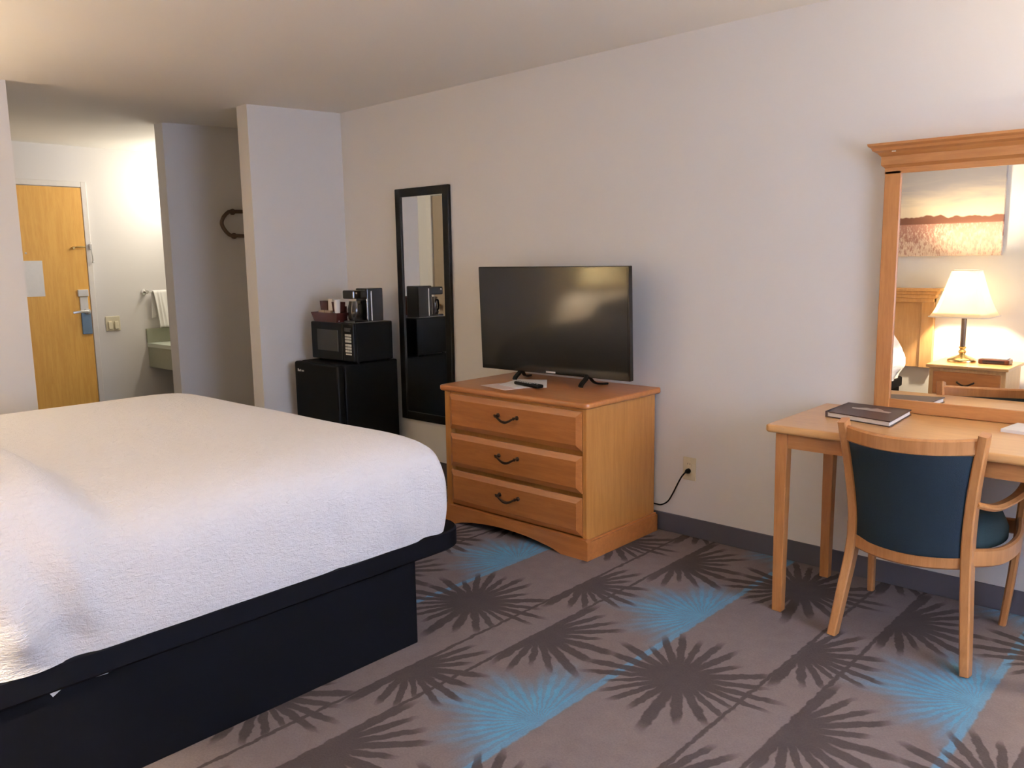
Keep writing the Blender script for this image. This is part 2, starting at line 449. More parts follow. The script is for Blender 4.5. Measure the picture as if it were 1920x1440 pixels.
# frame
bm = newbm()
add_box(bm, XD, XD+.028, dy1+.006, dy1+.052, 0, dt+.052, bev=.004); add_box(bm, XD, XD+.028, dy0-.052, dy0-.006, 0, dt+.052, bev=.004)
add_box(bm, XD, XD+.028, dy0-.006, dy1+.006, dt+.006, dt+.052, bev=.004)
struct('trim_1', bm, TRIMW)
# swing-bar latch: bar on the door, hook on the frame
t = thing('swing_bar_latch', 'small metal security latch at the edge of the entry door', 'door latch', (XD+.03, -.64, 1.40))
bm = newbm(); add_tube(bm, [(XD+.036, -.735, 1.53), (XD+.048, -.70, 1.538), (XD+.048, -.645, 1.538)], .006); add_tube(bm, [(XD+.030, -.735, 1.53), (XD+.048, -.735, 1.53)], .012)
obj('swing_bar', bm, BRASS, t, smooth=True)
bm = newbm(); add_box(bm, XD+.028, XD+.045, -.606, -.586, 1.515, 1.565, bev=.004); obj('strike_plate', bm, STEEL, t)
bm = newbm(); add_tube(bm, [(XD+.045, -.594, 1.52), (XD+.05, -.590, 1.46), (XD+.047, -.588, 1.415)], .0045); add_box(bm, XD+.04, XD+.056, -.595, -.581, 1.40, 1.415, bev=.003); obj('hanging_arm', bm, STEEL, t, smooth=True)
# switch plate
t = thing('light_switch', 'cream double rocker light switch beside the entry door', 'light switch', (XD, -.447, .865))
bm = newbm(); add_box(bm, XD, XD+.008, -.510, -.384, .80, .93, bev=.004); obj('switch_plate', bm, CREAM, t)
for y in (-.475, -.420):
    bm = newbm(); add_box(bm, XD+.006, XD+.022, y-.017, y+.017, .815, .885, bev=.004, rot=Matrix.Rotation(math.radians(-6), 3, 'Y')); obj('rocker', bm, CREAM, t)

# ------------------------------------------------------------------ hall bathroom door (seen in the tall mirror)
bm = newbm(); add_box(bm, -1.36, -1.29, YH, YH+.03, 0, 2.06, bev=.005); add_box(bm, -.53, -.46, YH, YH+.03, 0, 2.06, bev=.005); add_box(bm, -1.36, -.46, YH, YH+.03, 1.99, 2.06, bev=.005)
struct('trim_2', bm, TRIMW)
d2 = box('door_2', TANC, None, -1.285, -.535, YH+.001, YH+.012, .01, 1.985); d2['kind'] = 'structure'
bm = newbm(); add_lathe(bm, -1.215, .95, [(.012, YH+.012), (.012, YH+.04), (.028, YH+.05), (.030, YH+.065), (.018, YH+.08)], 20, ax='y'); obj('door_knob', bm, BRASS, d2, smooth=True)

# ------------------------------------------------------------------ vanity, towel bar, towel, vanity light
t = thing('vanity_counter', 'grey green laminate vanity counter with side splash at the end of the hall', 'vanity', (-2.0, .15, 0))
x0, x1 = XD, -1.10
bm = newbm(); add_box(bm, x0, x1-.0, -.155, YV-.002, .630, .668, bev=.004); obj('countertop', bm, simple('pale_counter_laminate', (.55, .60, .50), .3), t)
box('apron', GREENL, t, x0, x1, -.150, -.135, .445, .632, bev=.003)
box('side_splash', GREENL, t, x0, x0+.02, -.158, YV-.002, .668, .798, bev=.003)
bm = newbm(); add_lathe(bm, -1.9, .16, [(.19, .669), (.205, .674), (.19, .678), (.16, .66), (.08, .60), (.02, .585)], 36, cap=False); obj('wash_basin', bm, WHITEP, t, smooth=True)
t = thing('towel_bar', 'chrome towel bar on the white hall wall above the vanity', 'towel bar', (XD, -.02, 1.13))
bm = newbm(); add_tube(bm, [(XD+.065, -.155, 1.133), (XD+.065, .36, 1.133)], .009, smooth=False); obj('bar', bm, CHROME, t, smooth=True)
for y in (-.15, .355):
    bm = newbm(); add_lathe(bm, y, 1.133, [(.026, XD), (.026, XD+.012), (.012, XD+.016), (.012, XD+.065), (.015, XD+.075)], 20, ax='x'); obj('bracket', bm, CHROME, t, smooth=True)
# towel draped over the bar
bm = newbm(); nu, nv = 40, 36; G = []
for i in range(nu+1):
    u = i/nu; row = []
    for j in range(nv+1):
        v = j/nv; a_ = v*2-1
        if abs(a_) < .08:
            ang = a_/.08*math.pi/2; zz = 1.133+.015*math.cos(ang); xx = XD+.065+.015*math.sin(ang)
        else:
            k = (abs(a_)-.08)/.92; L = .33 if a_ > 0 else .24
            zz = 1.133-L*k; xx = XD+.065+(1 if a_ > 0 else -1)*(.016+.008*k)
        fold = .016*math.sin(u*21+.8*v)*min(1, abs(a_)*2)+.007*math.sin(u*43+1)*min(1, abs(a_)*2)
        yy = -.115+.30*u+.045*(1-u)*max(0, a_)+.012*math.sin(u*9+3*v)
        if a_ > 0: xx += abs(fold)*.9+.004
        row.append(bm.verts.new((xx, yy, zz+.008*math.sin(u*7)*abs(a_))))
    G.append(row)
for i in range(nu):
    for j in range(nv): bm.faces.new((G[i][j], G[i+1][j], G[i+1][j+1], G[i][j+1]))
o = obj('hand_towel', bm, TOWEL, smooth=True, angle=180); tag(o, 'white towel hanging in folds over the chrome towel bar', 'towel')
md = o.modifiers.new('thick', 'SOLIDIFY'); md.thickness = .006
t = thing('vanity_light', 'lit white vanity light bar high on the wall above the vanity', 'wall light', (-2.0, YV, 2.0))
box('housing', WHITEP, t, -2.45, -1.45, YV-.04, YV, 1.98, 2.12, bev=.004)
bm = newbm(); add_lathe(bm, YV-.075, 2.05, [(.035, -2.43), (.04, -2.42), (.04, -1.48), (.035, -1.47)], 20, ax='x'); obj('tube_cover', bm, TUBE, t, smooth=True)
light('vanity_glow', 'AREA', (-2.25, YV-.14, 2.08), P_VANITY, (1, .93, .82), 1.1, (math.radians(-80), 0, 0), .12)
# vanity mirror
t = thing('vanity_mirror', 'wide frameless mirror behind the vanity counter', 'mirror', (-2.0, YV, .85))
box('mirror_pane', MIRR, t, -2.8, -1.2, YV-.006, YV, .85, 1.85)

# ------------------------------------------------------------------ closet hanging rail
t = thing('garment_rail', 'bent metal garment rail on the dark closet back wall', 'hanging rail', (-.96, -.20, 1.67))
bm = newbm(); add_tube(bm, [(-.93, 0.0, 1.755), (-.93, -.29, 1.755), (-.93, -.36, 1.74), (-.93, -.405, 1.67), (-.93, -.36, 1.595), (-.93, -.29, 1.58), (-.93, 0.0, 1.58)], .014, n=10)
obj('rail_loop', bm, BROWNM, t, smooth=True)
for z in (1.755, 1.58):
    bm = newbm(); add_lathe(bm, -.29, z, [(.022, -.98), (.022, -.965), (.010, -.96), (.010, -.93)], 16, ax='x'); obj('wall_bracket', bm, BROWNM, t, smooth=True)

# ------------------------------------------------------------------ mini fridge, microwave, coffee things
t = thing('mini_fridge', 'black compact fridge on the floor in the corner under the microwave', 'fridge', (.34, -.30, 0))
box('body', BLACKM, t, .105, .572, -.475, -.055, .015, .748, bev=.008)
box('door', BLACKM, t, .105, .572, -.53, -.48, .03, .748, bev=.012)
bm = newbm()
for k, (w_, h_) in enumerate([(.010, .016), (.011, .010), (.005, .014), (.011, .010), (.009, .010)]):
    add_box(bm, .145+k*.0145, .145+k*.0145+w_, -.5312, -.530, .686-h_*0, .686+h_)
obj('logo_lettering', bm, GREYP, t, label='small pale brand lettering')
for (x, y) in ((.13, -.46), (.54, -.46), (.13, -.09), (.54, -.09)):
    bm = newbm(); add_lathe(bm, x, y, [(.014, 0), (.016, .015)], 12); obj('foot', bm, BLACK, t)

t = thing('microwave', 'small black microwave standing on top of the compact fridge', 'microwave', (.39, -.28, .748))
box('body', BLACKM, t, .165, .612, -.405, -.12, .760, 1.002, bev=.006)
for (x, y) in ((.19, -.38), (.585, -.38), (.19, -.14), (.585, -.14)):
    bm = newbm(); add_lathe(bm, x, y, [(.011, .748), (.012, .762)], 12); obj('foot', bm, BLACK, t)
bm = newbm(); add_box(bm, .165, .500, -.430, -.405, .765, 1.002, bev=.008); dr = obj('door', bm, BLACK, t)
box('door_window', MWIN, dr, .235, .455, -.4315, -.4295, .822, .955, bev=.0008)
bm = newbm(); add_box(bm, .503, .612, -.430, -.405, .765, 1.002, bev=.006); cp = obj('control_panel', bm, BLACK, t)
box('display', ICLK, cp, .525, .592, -.4312, -.4297, .952, .975)
for r_ in range(6):
    for c_ in range(3):
        z = .935-r_*.0185-(.006 if r_ > 2 else 0)
        box('keypad_button', KEYP, cp, .530+c_*.0215, .549+c_*.0215, -.4325, -.4297, z-.014, z, bev=.001, seg=1)
box('open_button', KEYP, cp, .533, .590, -.4325, -.4297, .806, .815, bev=.001)

t = thing('coffee_maker', 'glossy black drip coffee maker on the microwave beside the tall mirror', 'coffee maker', (.52, -.28, 1.002))
kx, ky, ke, kh = .468, .585, -.290, -.395      # left, right, front of tower, front of head
box('water_tower', GLOSSB, t, kx, ky, ke, -.165, 1.002, 1.212, bev=.006)
box('brew_head', GLOSSB, t, kx+.003, ky-.003, kh, ke+.004, 1.150, 1.203, bev=.008)
box('warming_base', GLOSSB, t, kx+.003, ky-.003, kh, ke+.004, 1.002, 1.018, bev=.005)
km = (kx+ky)/2
bm = newbm(); add_lathe(bm, km, -.342, [(.038, 1.018), (.045, 1.03), (.046, 1.085), (.038, 1.12), (.036, 1.135)], 28); c_ = obj('carafe', bm, CARAFE, t, smooth=True)
bm = newbm(); add_sweep(bm, [(km+.044, -.342, 1.115), (km+.060, -.342, 1.11), (km+.062, -.342, 1.06), (km+.046, -.342, 1.045)], .012, .010, up=(0, 1, 0)); obj('carafe_handle', bm, BLACK, c_, smooth=True)
box('chrome_strip', CHROME, t, ky, ky+.0022, -.262, -.254, 1.01, 1.195, bev=.001)
box('chrome_strip', CHROME, t, ky-.010, ky-.002, ke-.002, ke, 1.02, 1.145, bev=.0008)
box('chrome_plate', CHROME, t, kx+.004, ky+.002, kh-.003, -.166, 1.0025, 1.0052, bev=.001)
bm = newbm(); add_lathe(bm, -.372, 1.186, [(.006, ky-.004), (.006, ky)], 12, ax='x'); obj('power_button', bm, CHROME, t)

t = thing('condiment_caddy', 'dark brown tiered caddy of coffee packets on the microwave', 'caddy', (.35, -.38, 1.002))
def tray(name, x0, x1, y0, y1, z0, z1, fl, mat, par):
    bm = newbm()
    A = [(x0, y0, z0), (x1, y0, z0), (x1, y1, z0), (x0, y1, z0)]
    B = [(x0-fl, y0-fl*.4, z1), (x1+fl, y0-fl*.4, z1), (x1+fl, y1, z1), (x0-fl, y1, z1)]
    Ci = [(x0-fl+.004, y0-fl*.4+.004, z1), (x1+fl-.004, y0-fl*.4+.004, z1), (x1+fl-.004, y1-.004, z1), (x0-fl+.004, y1-.004, z1)]
    Di = [(x0+.005, y0+.005, z0+.006), (x1-.005, y0+.005, z0+.006), (x1-.005, y1-.005, z0+.006), (x0+.005, y1-.005, z0+.006)]
    V = [[bm.verts.new(p) for p in q] for q in (A, B, Ci, Di)]
    bm.faces.new(V[0]); bm.faces.new(V[3])
    for L in range(3):
        for k in range(4): bm.faces.new((V[L][k], V[L][(k+1) % 4], V[L+1][(k+1) % 4], V[L+1][k]))
    return obj(name, bm, mat, par)
tray('lower_tray', .200, .438, -.424, -.345, 1.002, 1.062, .022, BROWNB, t)
tray('upper_bin', .222, .292, -.385, -.346, 1.066, 1.132, .006, BROWNB, t)
tray('upper_bin', .352, .425, -.385, -.346, 1.066, 1.128, .008, BROWNB, t)
box('back_panel', BROWNB, t, .215, .440, -.345, -.340, 1.002, 1.10, bev=.001)
def packets(name, label, x0, x1, y0, y1, z0, z1, n, mat, cat='packets', grp='coffee packets in the caddy', tilt=8):
    src = None
    for k in range(n):
        xx = x0+(x1-x0)*(k+.5)/n
        if src is None:
            bm = newbm(); add_box(bm, -(x1-x0)/n*.42, (x1-x0)/n*.42, y0, y1, 0, z1-z0, bev=.002)
            for v in bm.verts: v.co.y -= 0
            me_o = obj(name, bm, mat); me_o.location = (xx, (y0+y1)/2, z0); o = me_o; src = o
        else:
            o = src.copy(); COL.objects.link(o); o.location = (xx, (y0+y1)/2, z0)
        o.rotation_euler = (0, math.radians(random.uniform(-tilt, tilt)), 0)
        tag(o, label, cat, grp)
packets('tea_packet', 'tan packet standing in the front of the brown caddy tray', .235, .37, -.415, -.392, 1.010, 1.074, 4, TANC, 'packet', 'tan packets in the caddy', 4)
packets('coffee_packet', 'terracotta packet in the left upper bin of the caddy', .230, .286, -.378, -.352, 1.074, 1.122, 2, REDC, 'packet', 'terracotta packets in the caddy', 3)
o = box('napkin_stack', PAPER, None, .300, .344, -.384, -.352, 1.010, 1.146, bev=.003); tag(o, 'white folded napkins standing between the two upper caddy bins', 'napkins')
bm = newbm(); add_lathe(bm, .428, -.405, [(.014, 1.0085), (.021, 1.143), (.023, 1.145), (.020, 1.147)], 24); o = obj('paper_cup', bm, PAPER, smooth=True)
tag(o, 'white paper cup at the right end of the brown caddy', 'cup')

# ------------------------------------------------------------------ tall wall mirror
t = thing('wall_mirror', 'tall narrow black framed mirror hanging between fridge and dresser', 'mirror', (.81, 0, .35))
mx0, mx1, mz0, mz1 = .568, 1.060, .352, 1.828
fwid = .052
bm = newbm()
for a_ in ((mx0, mx0+fwid, mz0, mz1), (mx1-fwid, mx1, mz0, mz1)): add_box(bm, a_[0], a_[1], -.028, -.002, a_[2], a_[3], bev=.004)
add_box(bm, mx0+fwid-.002, mx1-fwid+.002, -.028, -.002, mz1-fwid, mz1, bev=.004); add_box(bm, mx0+fwid-.002, mx1-fwid+.002, -.028, -.002, mz0, mz0+fwid, bev=.004)
obj('frame', bm, FRAMEB, t)
box('mirror_pane', MIRR, t, mx0+fwid-.004, mx1-fwid+.004, -.018, -.012, mz0+fwid-.004, mz1-fwid+.004)

# ------------------------------------------------------------------ dresser
t = thing('dresser', 'three drawer orange maple dresser standing under the television', 'dresser', (2.06, -.31, 0))
bx0, bx1, by0, by1 = 1.592, 2.525, -.589, -.025
bm = newbm()   # case with open front frame
add_box(bm, bx0, bx0+.045, by0, by1, .05, .708, bev=.002); add_box(bm, bx1-.022, bx1, by0, by1, .05, .708, bev=.002)
add_box(bm, bx0+.02, bx1-.01, by0+.03, by1, .05, .70)
add_box(bm, bx0+.045, bx1-.022, by0+.004, by0+.03, .685, .708)
obj('case', bm, D_Z, t)
# top with rounded overhang
def slab(bm, x0, x1, y0, y1, z0, z1, bullnose=.010, corner=.03, seg=5):
    ring = []
    def rr(dx):
        pts = []
        for (cx, cy, a0, rc) in ((x1-corner, y0+corner, -90, corner), (x1-.004, y1-.004, 0, .004), (x0+.004, y1-.004, 90, .004), (x0+corner, y0+corner, 180, corner)):
            for k in range(7):
                a_ = math.radians(a0+90*k/6); pts.append((cx+(rc-dx)*math.cos(a_) if rc > dx else cx, cy+(rc-dx)*math.sin(a_) if rc > dx else cy))
        return pts
    prof = [(bullnose, z0)]+[(bullnose*(1-math.cos(math.radians(0)))+bullnose*(1-math.sin(math.radians(90*k/seg))), z0+bullnose*(1-math.cos(math.radians(90*k/seg)))) for k in range(1, seg+1)]
    prof += [(bullnose*(1-math.cos(math.radians(90*k/seg))), z1-bullnose*.9+bullnose*.9*math.sin(math.radians(90*k/seg))) for k in range(1, seg+1)]
    rings = [[bm.verts.new((p[0], p[1], z)) for p in rr(d_)] for d_, z in prof]
    n = len(rings[0])
    for i in range(len(rings)-1):
        for k in range(n): bm.faces.new((rings[i][k], rings[i][(k+1) % n], rings[i+1][(k+1) % n], rings[i+1][k]))
    bm.faces.new(rings[0][::-1]); bm.faces.new(rings[-1])
bm = newbm(); slab(bm, bx0-.026, bx1+.022, by0-.024, by1+.018, .706, .735); obj('top', bm, D_X, t, smooth=True)
# plinth with arched front
bm = newbm(); px0, px1, py0 = bx0-.02, bx1+.022, by0-.022
arch = [(px0, .086), (px0, 0), (px0+.10, 0)]
for k in range(1, 16):
    s_ = k/16; arch.append((px0+.10+(px1-px0-.26)*s_, .046*math.sin(math.pi*s_)**.7))
arch += [(px1-.16, 0), (px1, 0), (px1, .086)]
add_prism(bm, arch, py0, py0+.02)
add_prism(bm, [(px0, .086), (px1, .086), (px1-.012, .096), (px0+.012, .096)], py0, py0+.03)
add_box(bm, px1-.02, px1, py0+.02, by1, 0, .086); add_box(bm, px1-.02, px1-.008, py0+.02, by1, .08, .094, bev=.003)
add_box(bm, px0, px0+.02, py0+.02, by1, 0, .086)
obj('plinth', bm, D_X, t)
def drawer(z0, z1):
    x0, x1 = 1.633, 2.502; yb, yf = by0+.004, by0-.016; bv = .026
    bm = newbm()
    A = [(x0, yb, z0), (x1, yb, z0), (x1, yb, z1), (x0, yb, z1)]
    B = [(x0, yf+.012, z0), (x1, yf+.012, z0), (x1, yf+.012, z1), (x0, yf+.012, z1)]
    Cc = [(x0+bv, yf, z0+bv), (x1-bv, yf, z0+bv), (x1-bv, yf, z1-bv), (x0+bv, yf, z1-bv)]
    V = [[bm.verts.new(p) for p in q] for q in (A, B, Cc)]
    bm.faces.new(V[0]); bm.faces.new(V[2])
    for L in range(2):
        for k in range(4): bm.faces.new((V[L][k], V[L][(k+1) % 4], V[L+1][(k+1) % 4], V[L+1][k]))
    dr = obj('drawer', bm, D_X, t)
    zc_ = (z0+z1)/2+.008; xc = 2.055
    bm = newbm()
    for sx in (-1, 1):
        add_lathe(bm, xc+sx*.062, zc_+.012, [(.011, yf), (.010, yf-.006), (.005, yf-.010), (.005, yf-.022), (.008, yf-.026)], 14, ax='y')
    add_sweep(bm, [(xc-.070, yf-.024, zc_+.016), (xc-.050, yf-.026, zc_+.006), (xc-.022, yf-.028, zc_-.008), (xc, yf-.028, zc_-.012), (xc+.022, yf-.028, zc_-.008), (xc+.050, yf-.026, zc_+.006), (xc+.070, yf-.024, zc_+.016)], .006, .009, up=(0, 0, 1), n=5,
              scale=lambda s_: 1.5-abs(s_-.5)*1.4)
    obj('handle', bm, DARKM, dr, smooth=True)
drawer(.508, .690); drawer(.308, .484); drawer(.106, .286)

# ------------------------------------------------------------------ television
tvroot = Vector((2.03, -.20, .735))
t = thing('television', 'flat screen television switched off on top of the dresser', 'television', tvroot)
tx0, tx1, tz0, tz1, ty = 1.535, 2.502, .783, 1.340, -.215
Rt = Matrix.Rotation(math.radians(2), 3, 'Z') @ Matrix.Rotation(math.radians(1.9), 3, 'X')
def tvbox(bm, *a, bev=0): return add_box(bm, *a, bev=bev, rot=Rt, piv=(2.03, ty, .80))
bm = newbm(); tvbox(bm, tx0, tx1, ty-.012, ty+.020, tz0, tz1, bev=.004); tvbox(bm, tx0+.10, tx1-.10, ty+.018, ty+.060, tz0+.03, tz0+.34, bev=.012)
obj('housing', bm, GLOSSB, t)
bm = newbm(); tvbox(bm, tx0+.010, tx1-.010, ty-.0138, ty-.0115, tz0+.022, tz1-.010); obj('screen', bm, SCREEN, t)
bm = newbm()
for k, w_ in enumerate((.006, .007, .006, .007, .008, .006, .006)):
    tvbox(bm, 1.988+k*.0088, 1.988+k*.0088+w_, ty-.0155, ty-.0115, tz0+.007, tz0+.015)
obj('brand_lettering', bm, GREYP, t, label='small pale brand lettering')
for xx, dx in ((1.80, -.05), (2.245, .03)):
    bm = newbm()
    add_sweep(bm, [(xx, ty-.055, .7415), (xx, ty-.045, .755), (xx, ty-.01, .778), (xx, ty+.005, .80)], .026, .016, up=(0, .3, 1))
    add_sweep(bm, [(xx, ty+.005, .80), (xx+dx*.4, ty+.05, .752), (xx+dx, ty+.13, .7405)], .020, .010, up=(0, .3, 1))
    obj('stand_foot', bm, BLACK, t, smooth=True)

# papers and remote on the dresser
def sheet(name, pts, z, mat, label, cat, th=.0015):
    bm = newbm(); add_prism(bm, pts, z, z+th, 'xy'); o = obj(name, bm, mat); return tag(o, label, cat)
sheet('paper_sheet', [(1.772, -.502), (1.984, -.545), (2.030, -.395), (1.82, -.35)], .7352, PAPERT, 'pale pink printed sheet lying flat on the dresser, nearest its left corner', 'paper')
sheet('paper_sheet', [(1.845, -.435), (1.985, -.47), (2.10, -.36), (1.935, -.16), (1.79, -.235)], .7369, PAPER, 'white paper card under the black remote on the dresser', 'paper', .002)
t = thing('remote_control', 'long black remote control lying on white paper on the dresser', 'remote control', (2.0, -.38, .739))
Rz = Matrix.Rotation(math.radians(-12), 3, 'Z')
bm = newbm(); add_box(bm, 1.905, 2.105, -.412, -.368, .7392, .757, bev=.007, rot=Rz); obj('body', bm, BLACK, t, smooth=True)
bm = newbm(); add_box(bm, 1.905, 2.105, -.412, -.368, .7392, .757)
c_ = Vector((2.005, -.39, .748)); bm.free()
for i in range(8):
    for j in range(3):
        p = Rz @ (Vector((1.93+i*.021, -.402+j*.012, .757))-c_)+c_
        if i > 5 and j != 1: continue
        bm = newbm(); add_box(bm, p.x-.004, p.x+.004, p.y-.003, p.y+.003, .7562, .7585); obj('button', bm, GREYP, t)

# ------------------------------------------------------------------ outlet and cord
t = thing('wall_outlet', 'cream wall outlet between dresser and desk with a plug in it', 'outlet', (2.714, 0, .29))
box('outlet_plate', CREAM, t, 2.679, 2.750, -.007, 0, .287, .402, bev=.003)
for z in (.368, .322):
    bm = newbm(); add_lathe(bm, 2.7145, z, [(.017, -.006), (.0165, -.0095), (.015, -.010)], 20, ax='y'); r_ = obj('receptacle', bm, CREAM, t)
    for dx in (-.006, .006): box('slot', BLACK, r_, 2.7135+dx-.001, 2.7135+dx+.001, -.0105, -.0099, z-.002, z+.007)
t = thing('power_cord', 'black power cord curving from the outlet to behind the dresser', 'cord', (2.6, -.02, .13))
bm = newbm(); add_lathe(bm, 2.7145, .336, [(.012, -.0105), (.013, -.022), (.009, -.034), (.004, -.038)], 16, ax='y'); obj('plug', bm, BLACK, t, smooth=True)
bm = newbm(); add_tube(bm, [(2.7145, -.036, .336), (2.695, -.04, .312), (2.668, -.03, .272), (2.633, -.022, .209), (2.603, -.02, .162), (2.566, -.02, .138), (2.535, -.012, .133), (2.50, -.010, .133)], .0038); obj('cable', bm, BLACK, t, smooth=True)

# ------------------------------------------------------------------ desk
t = thing('writing_desk', 'light maple writing desk against the wall under the framed mirror', 'desk', (4.11, -.30, 0))
kx0, kx1, ky0 = 3.382, 4.83, -.600
bm = newbm(); slab(bm, kx0, kx1, ky0, -.012, .715, .745, corner=.02); obj('desk_top', bm, T_X, t, smooth=True)
lx0, lx1, ly0 = kx0+.032, kx1-.032, ky0+.030
bm = newbm(); add_box(bm, lx0+.045, lx1-.045, ly0+.008, ly0+.026, .655, .716); obj('apron', bm, W_X, t)
bm = newbm(); add_box(bm, lx0+.045, lx1-.045, -.06, -.04, .655, .716); obj('apron', bm, W_X, t)
for x in (lx0+.010, lx1-.028):
    bm = newbm(); add_box(bm, x, x+.018, ly0+.04, -.06, .655, .716); obj('apron', bm, W_Y, t)
for x in (lx0, lx1-.046):
    for y in (ly0, -.108):
        bm = newbm(); vs = add_box(bm, x, x+.046, y, y+.046, 0, .716, bev=.003)
        for v in bm.verts:
            k = 1-.18*(1-v.co.z/.716); v.co.x = x+.023+(v.co.x-x-.023)*k; v.co.y = y+.023+(v.co.y-y-.023)*k
        obj('leg', bm, W_Z, t)

# framed mirror over the desk
t = thing('framed_mirror', 'large maple framed mirror with crown standing on the desk', 'mirror', (4.11, 0, .745))
qx0, qx1, qz0, qz1 = 3.592, 4.625, .746, 1.73
bm = newbm(); sw = .062
bm.free()
for x in (qx0, qx1-sw):
    bm = newbm(); add_box(bm, x, x+sw, -.052, -.004, qz0, 1.70, bev=.003); obj('stile', bm, W_Z, t)
bm = newbm(); add_box(bm, qx0+sw-.001, qx1-sw+.001, -.050, -.004, qz0, .797, bev=.003); obj('bottom_rail', bm, W_X, t)
# crown: mitred profile swept round three sides
def crown(par, x0, x1, z0, prof, yb, mat, name='crown'):
    bm = newbm(); rings = []
    for (o_, z) in prof: rings.append([bm.verts.new(p) for p in ((x0-o_, yb, z0+z), (x0-o_, -.052-o_ if yb > -1 else yb+.04+o_, z0+z), (x1+o_, -.052-o_ if yb > -1 else yb+.04+o_, z0+z), (x1+o_, yb, z0+z))])
    for i in range(len(rings)-1):
        for k in range(4): bm.faces.new((rings[i][k], rings[i][(k+1) % 4], rings[i+1][(k+1) % 4], rings[i+1][k]))
    bm.faces.new(rings[0]); bm.faces.new(rings[-1][::-1]); return obj(name, bm, mat, par)
crown(t, qx0, qx1, 1.688, [(0, 0), (0, .022), (.012, .034), (.012, .066), (.016, .070), (.024, .080), (.038, .088), (.042, .098), (.052, .106), (.054, .115)], -.004, W_X)
box('crown_chip', simple('pale_bare_wood', (.72, .62, .50), .6), t, 3.626, 3.640, -.086, -.080, 1.768, 1.772)
box('mirror_pane', MIRR, t, qx0+sw-.004, qx1-sw+.004, -.042, -.036, .790, 1.695)

# folder and notepad on the desk
t = thing('guest_folder', 'dark brown guest folder with a silver emblem lying on the desk', 'folder', (3.63, -.20, .745))
FC = [Vector(p) for p in ((3.508, -.318), (3.503, -.030), (3.742, -.082), (3.764, -.383))]
FC = [Vector((3.504, -.318)), Vector((3.500, -.068)), Vector((3.752, -.090)), Vector((3.768, -.383))]
bm = newbm(); add_prism(bm, [tuple(p) for p in FC], .7455, .749, 'xy'); obj('back_cover', bm, LEATH, t)
cc = sum(FC, Vector((0, 0)))/4
ins = [tuple(cc+(p-cc)*.965) for p in FC]
bm = newbm(); add_prism(bm, ins, .749, .764, 'xy'); obj('pages', bm, PAPER, t)
bm = newbm(); add_prism(bm, [tuple(p) for p in FC], .764, .768, 'xy'); obj('front_cover', bm, LEATH, t)
bm = newbm(); add_prism(bm, [(FC[0].x-.003, FC[0].y), (FC[1].x-.003, FC[1].y), (FC[1].x+.006, FC[1].y), (FC[0].x+.006, FC[0].y)], .7455, .768, 'xy'); obj('spine', bm, LEATH, t)
def fp(u, v):
    p = FC[0]*(1-u)*(1-v)+FC[3]*u*(1-v)+FC[2]*u*v+FC[1]*(1-u)*v; return (p.x, p.y)
bm = newbm(); add_prism(bm, [fp(.22, .52), fp(.80, .52), fp(.82, .60), fp(.70, .63), fp(.62, .72), fp(.55, .76), fp(.48, .68), fp(.40, .70), fp(.30, .62), fp(.20, .62)], .768, .7688, 'xy'); obj('emblem', bm, SILVER, t)
def pad(x, y, w, d_, ang, z, h_):
    Rm = Matrix.Rotation(math.radians(ang), 2); return [tuple(Vector((x, y))+Rm @ Vector(q)) for q in ((0, 0), (w, 0), (w, d_), (0, d_))]
bm = newbm(); add_prism(bm, pad(4.094, -.225, .24, .155, -8, 0, 0), .7455, .757, 'xy'); o = obj('notepad', bm, PAPER); tag(o, 'white stack of paper on the desk at the right edge of the photo', 'notepad')

# ------------------------------------------------------------------ desk chair
t = thing('desk_chair', 'maple armchair with dark teal upholstered back tucked under the desk', 'chair', (3.90, -.38, 0))
LP = [(3.682, -.622, 0), (3.697, -.590, .15), (3.712, -.550, .32), (3.716, -.548, .45), (3.704, -.575, .62), (3.686, -.618, .800)]
RP = [(4.131, -.645, 0), (4.118, -.620, .15), (4.106, -.600, .32), (4.104, -.602, .45), (4.116, -.625, .62), (4.142, -.655, .812)]
for pts in (LP, RP):
    bm = newbm(); add_sweep(bm, pts, .032, .054, up=(0, 1, 0), n=8, cham=.14, scale=lambda s_: .90+.16*math.sin(math.pi*s_)); obj('rear_leg', bm, CH, t, smooth=True, angle=25)
lsp = smooth_path(LP, 12); rsp = smooth_path(RP, 12)
def at_z(path, z):
    for i in range(len(path)-1):
        if path[i].z <= z <= path[i+1].z:
            k = (z-path[i].z)/(path[i+1].z-path[i].z); return path[i].lerp(path[i+1], k)
    return path[-1].copy()
def bow(zl, zr, amt, n=10, dz=0, inset=.0):
    a_ = at_z(lsp, zl); b_ = at_z(rsp, zr); out = []
    for k in range(n+1):
        u = k/n; p = a_.lerp(b_, u); q = 1-(2*u-1)**2; p.y -= amt*q; p.z += dz*q; out.append(p)
    return out
bm = newbm(); add_sweep(bm, bow(.757, .772, .070, dz=-.012), .022, .056, n=3, cham=.3); obj('top_rail', bm, CH, t, smooth=True)
bm = newbm(); add_sweep(bm, bow(.355, .375, .055, dz=-.010), .022, .058, n=3, cham=.3); obj('lower_rail', bm, CH, t, smooth=True)
bm = newbm(); nu, nv = 24, 16; layers = []
for side in (0, 1):
    L = []
    for j in range(nv+1):
        v = j/nv; zl = .372+(.742-.372)*v; row = []
        cv = bow(zl, zl+.015, .058+.012*v, nu, dz=-.010)
        for i, p in enumerate(cv):
            e = min(1, min(i, nu-i)/2.5, min(j+.0, nv-j+.0)/1.5+.35)
            th = .016*math.sqrt(max(0, e))+.002
            p = p.copy(); p.y += th if side else -th; row.append(bm.verts.new(p))
        L.append(row)
    layers.append(L)
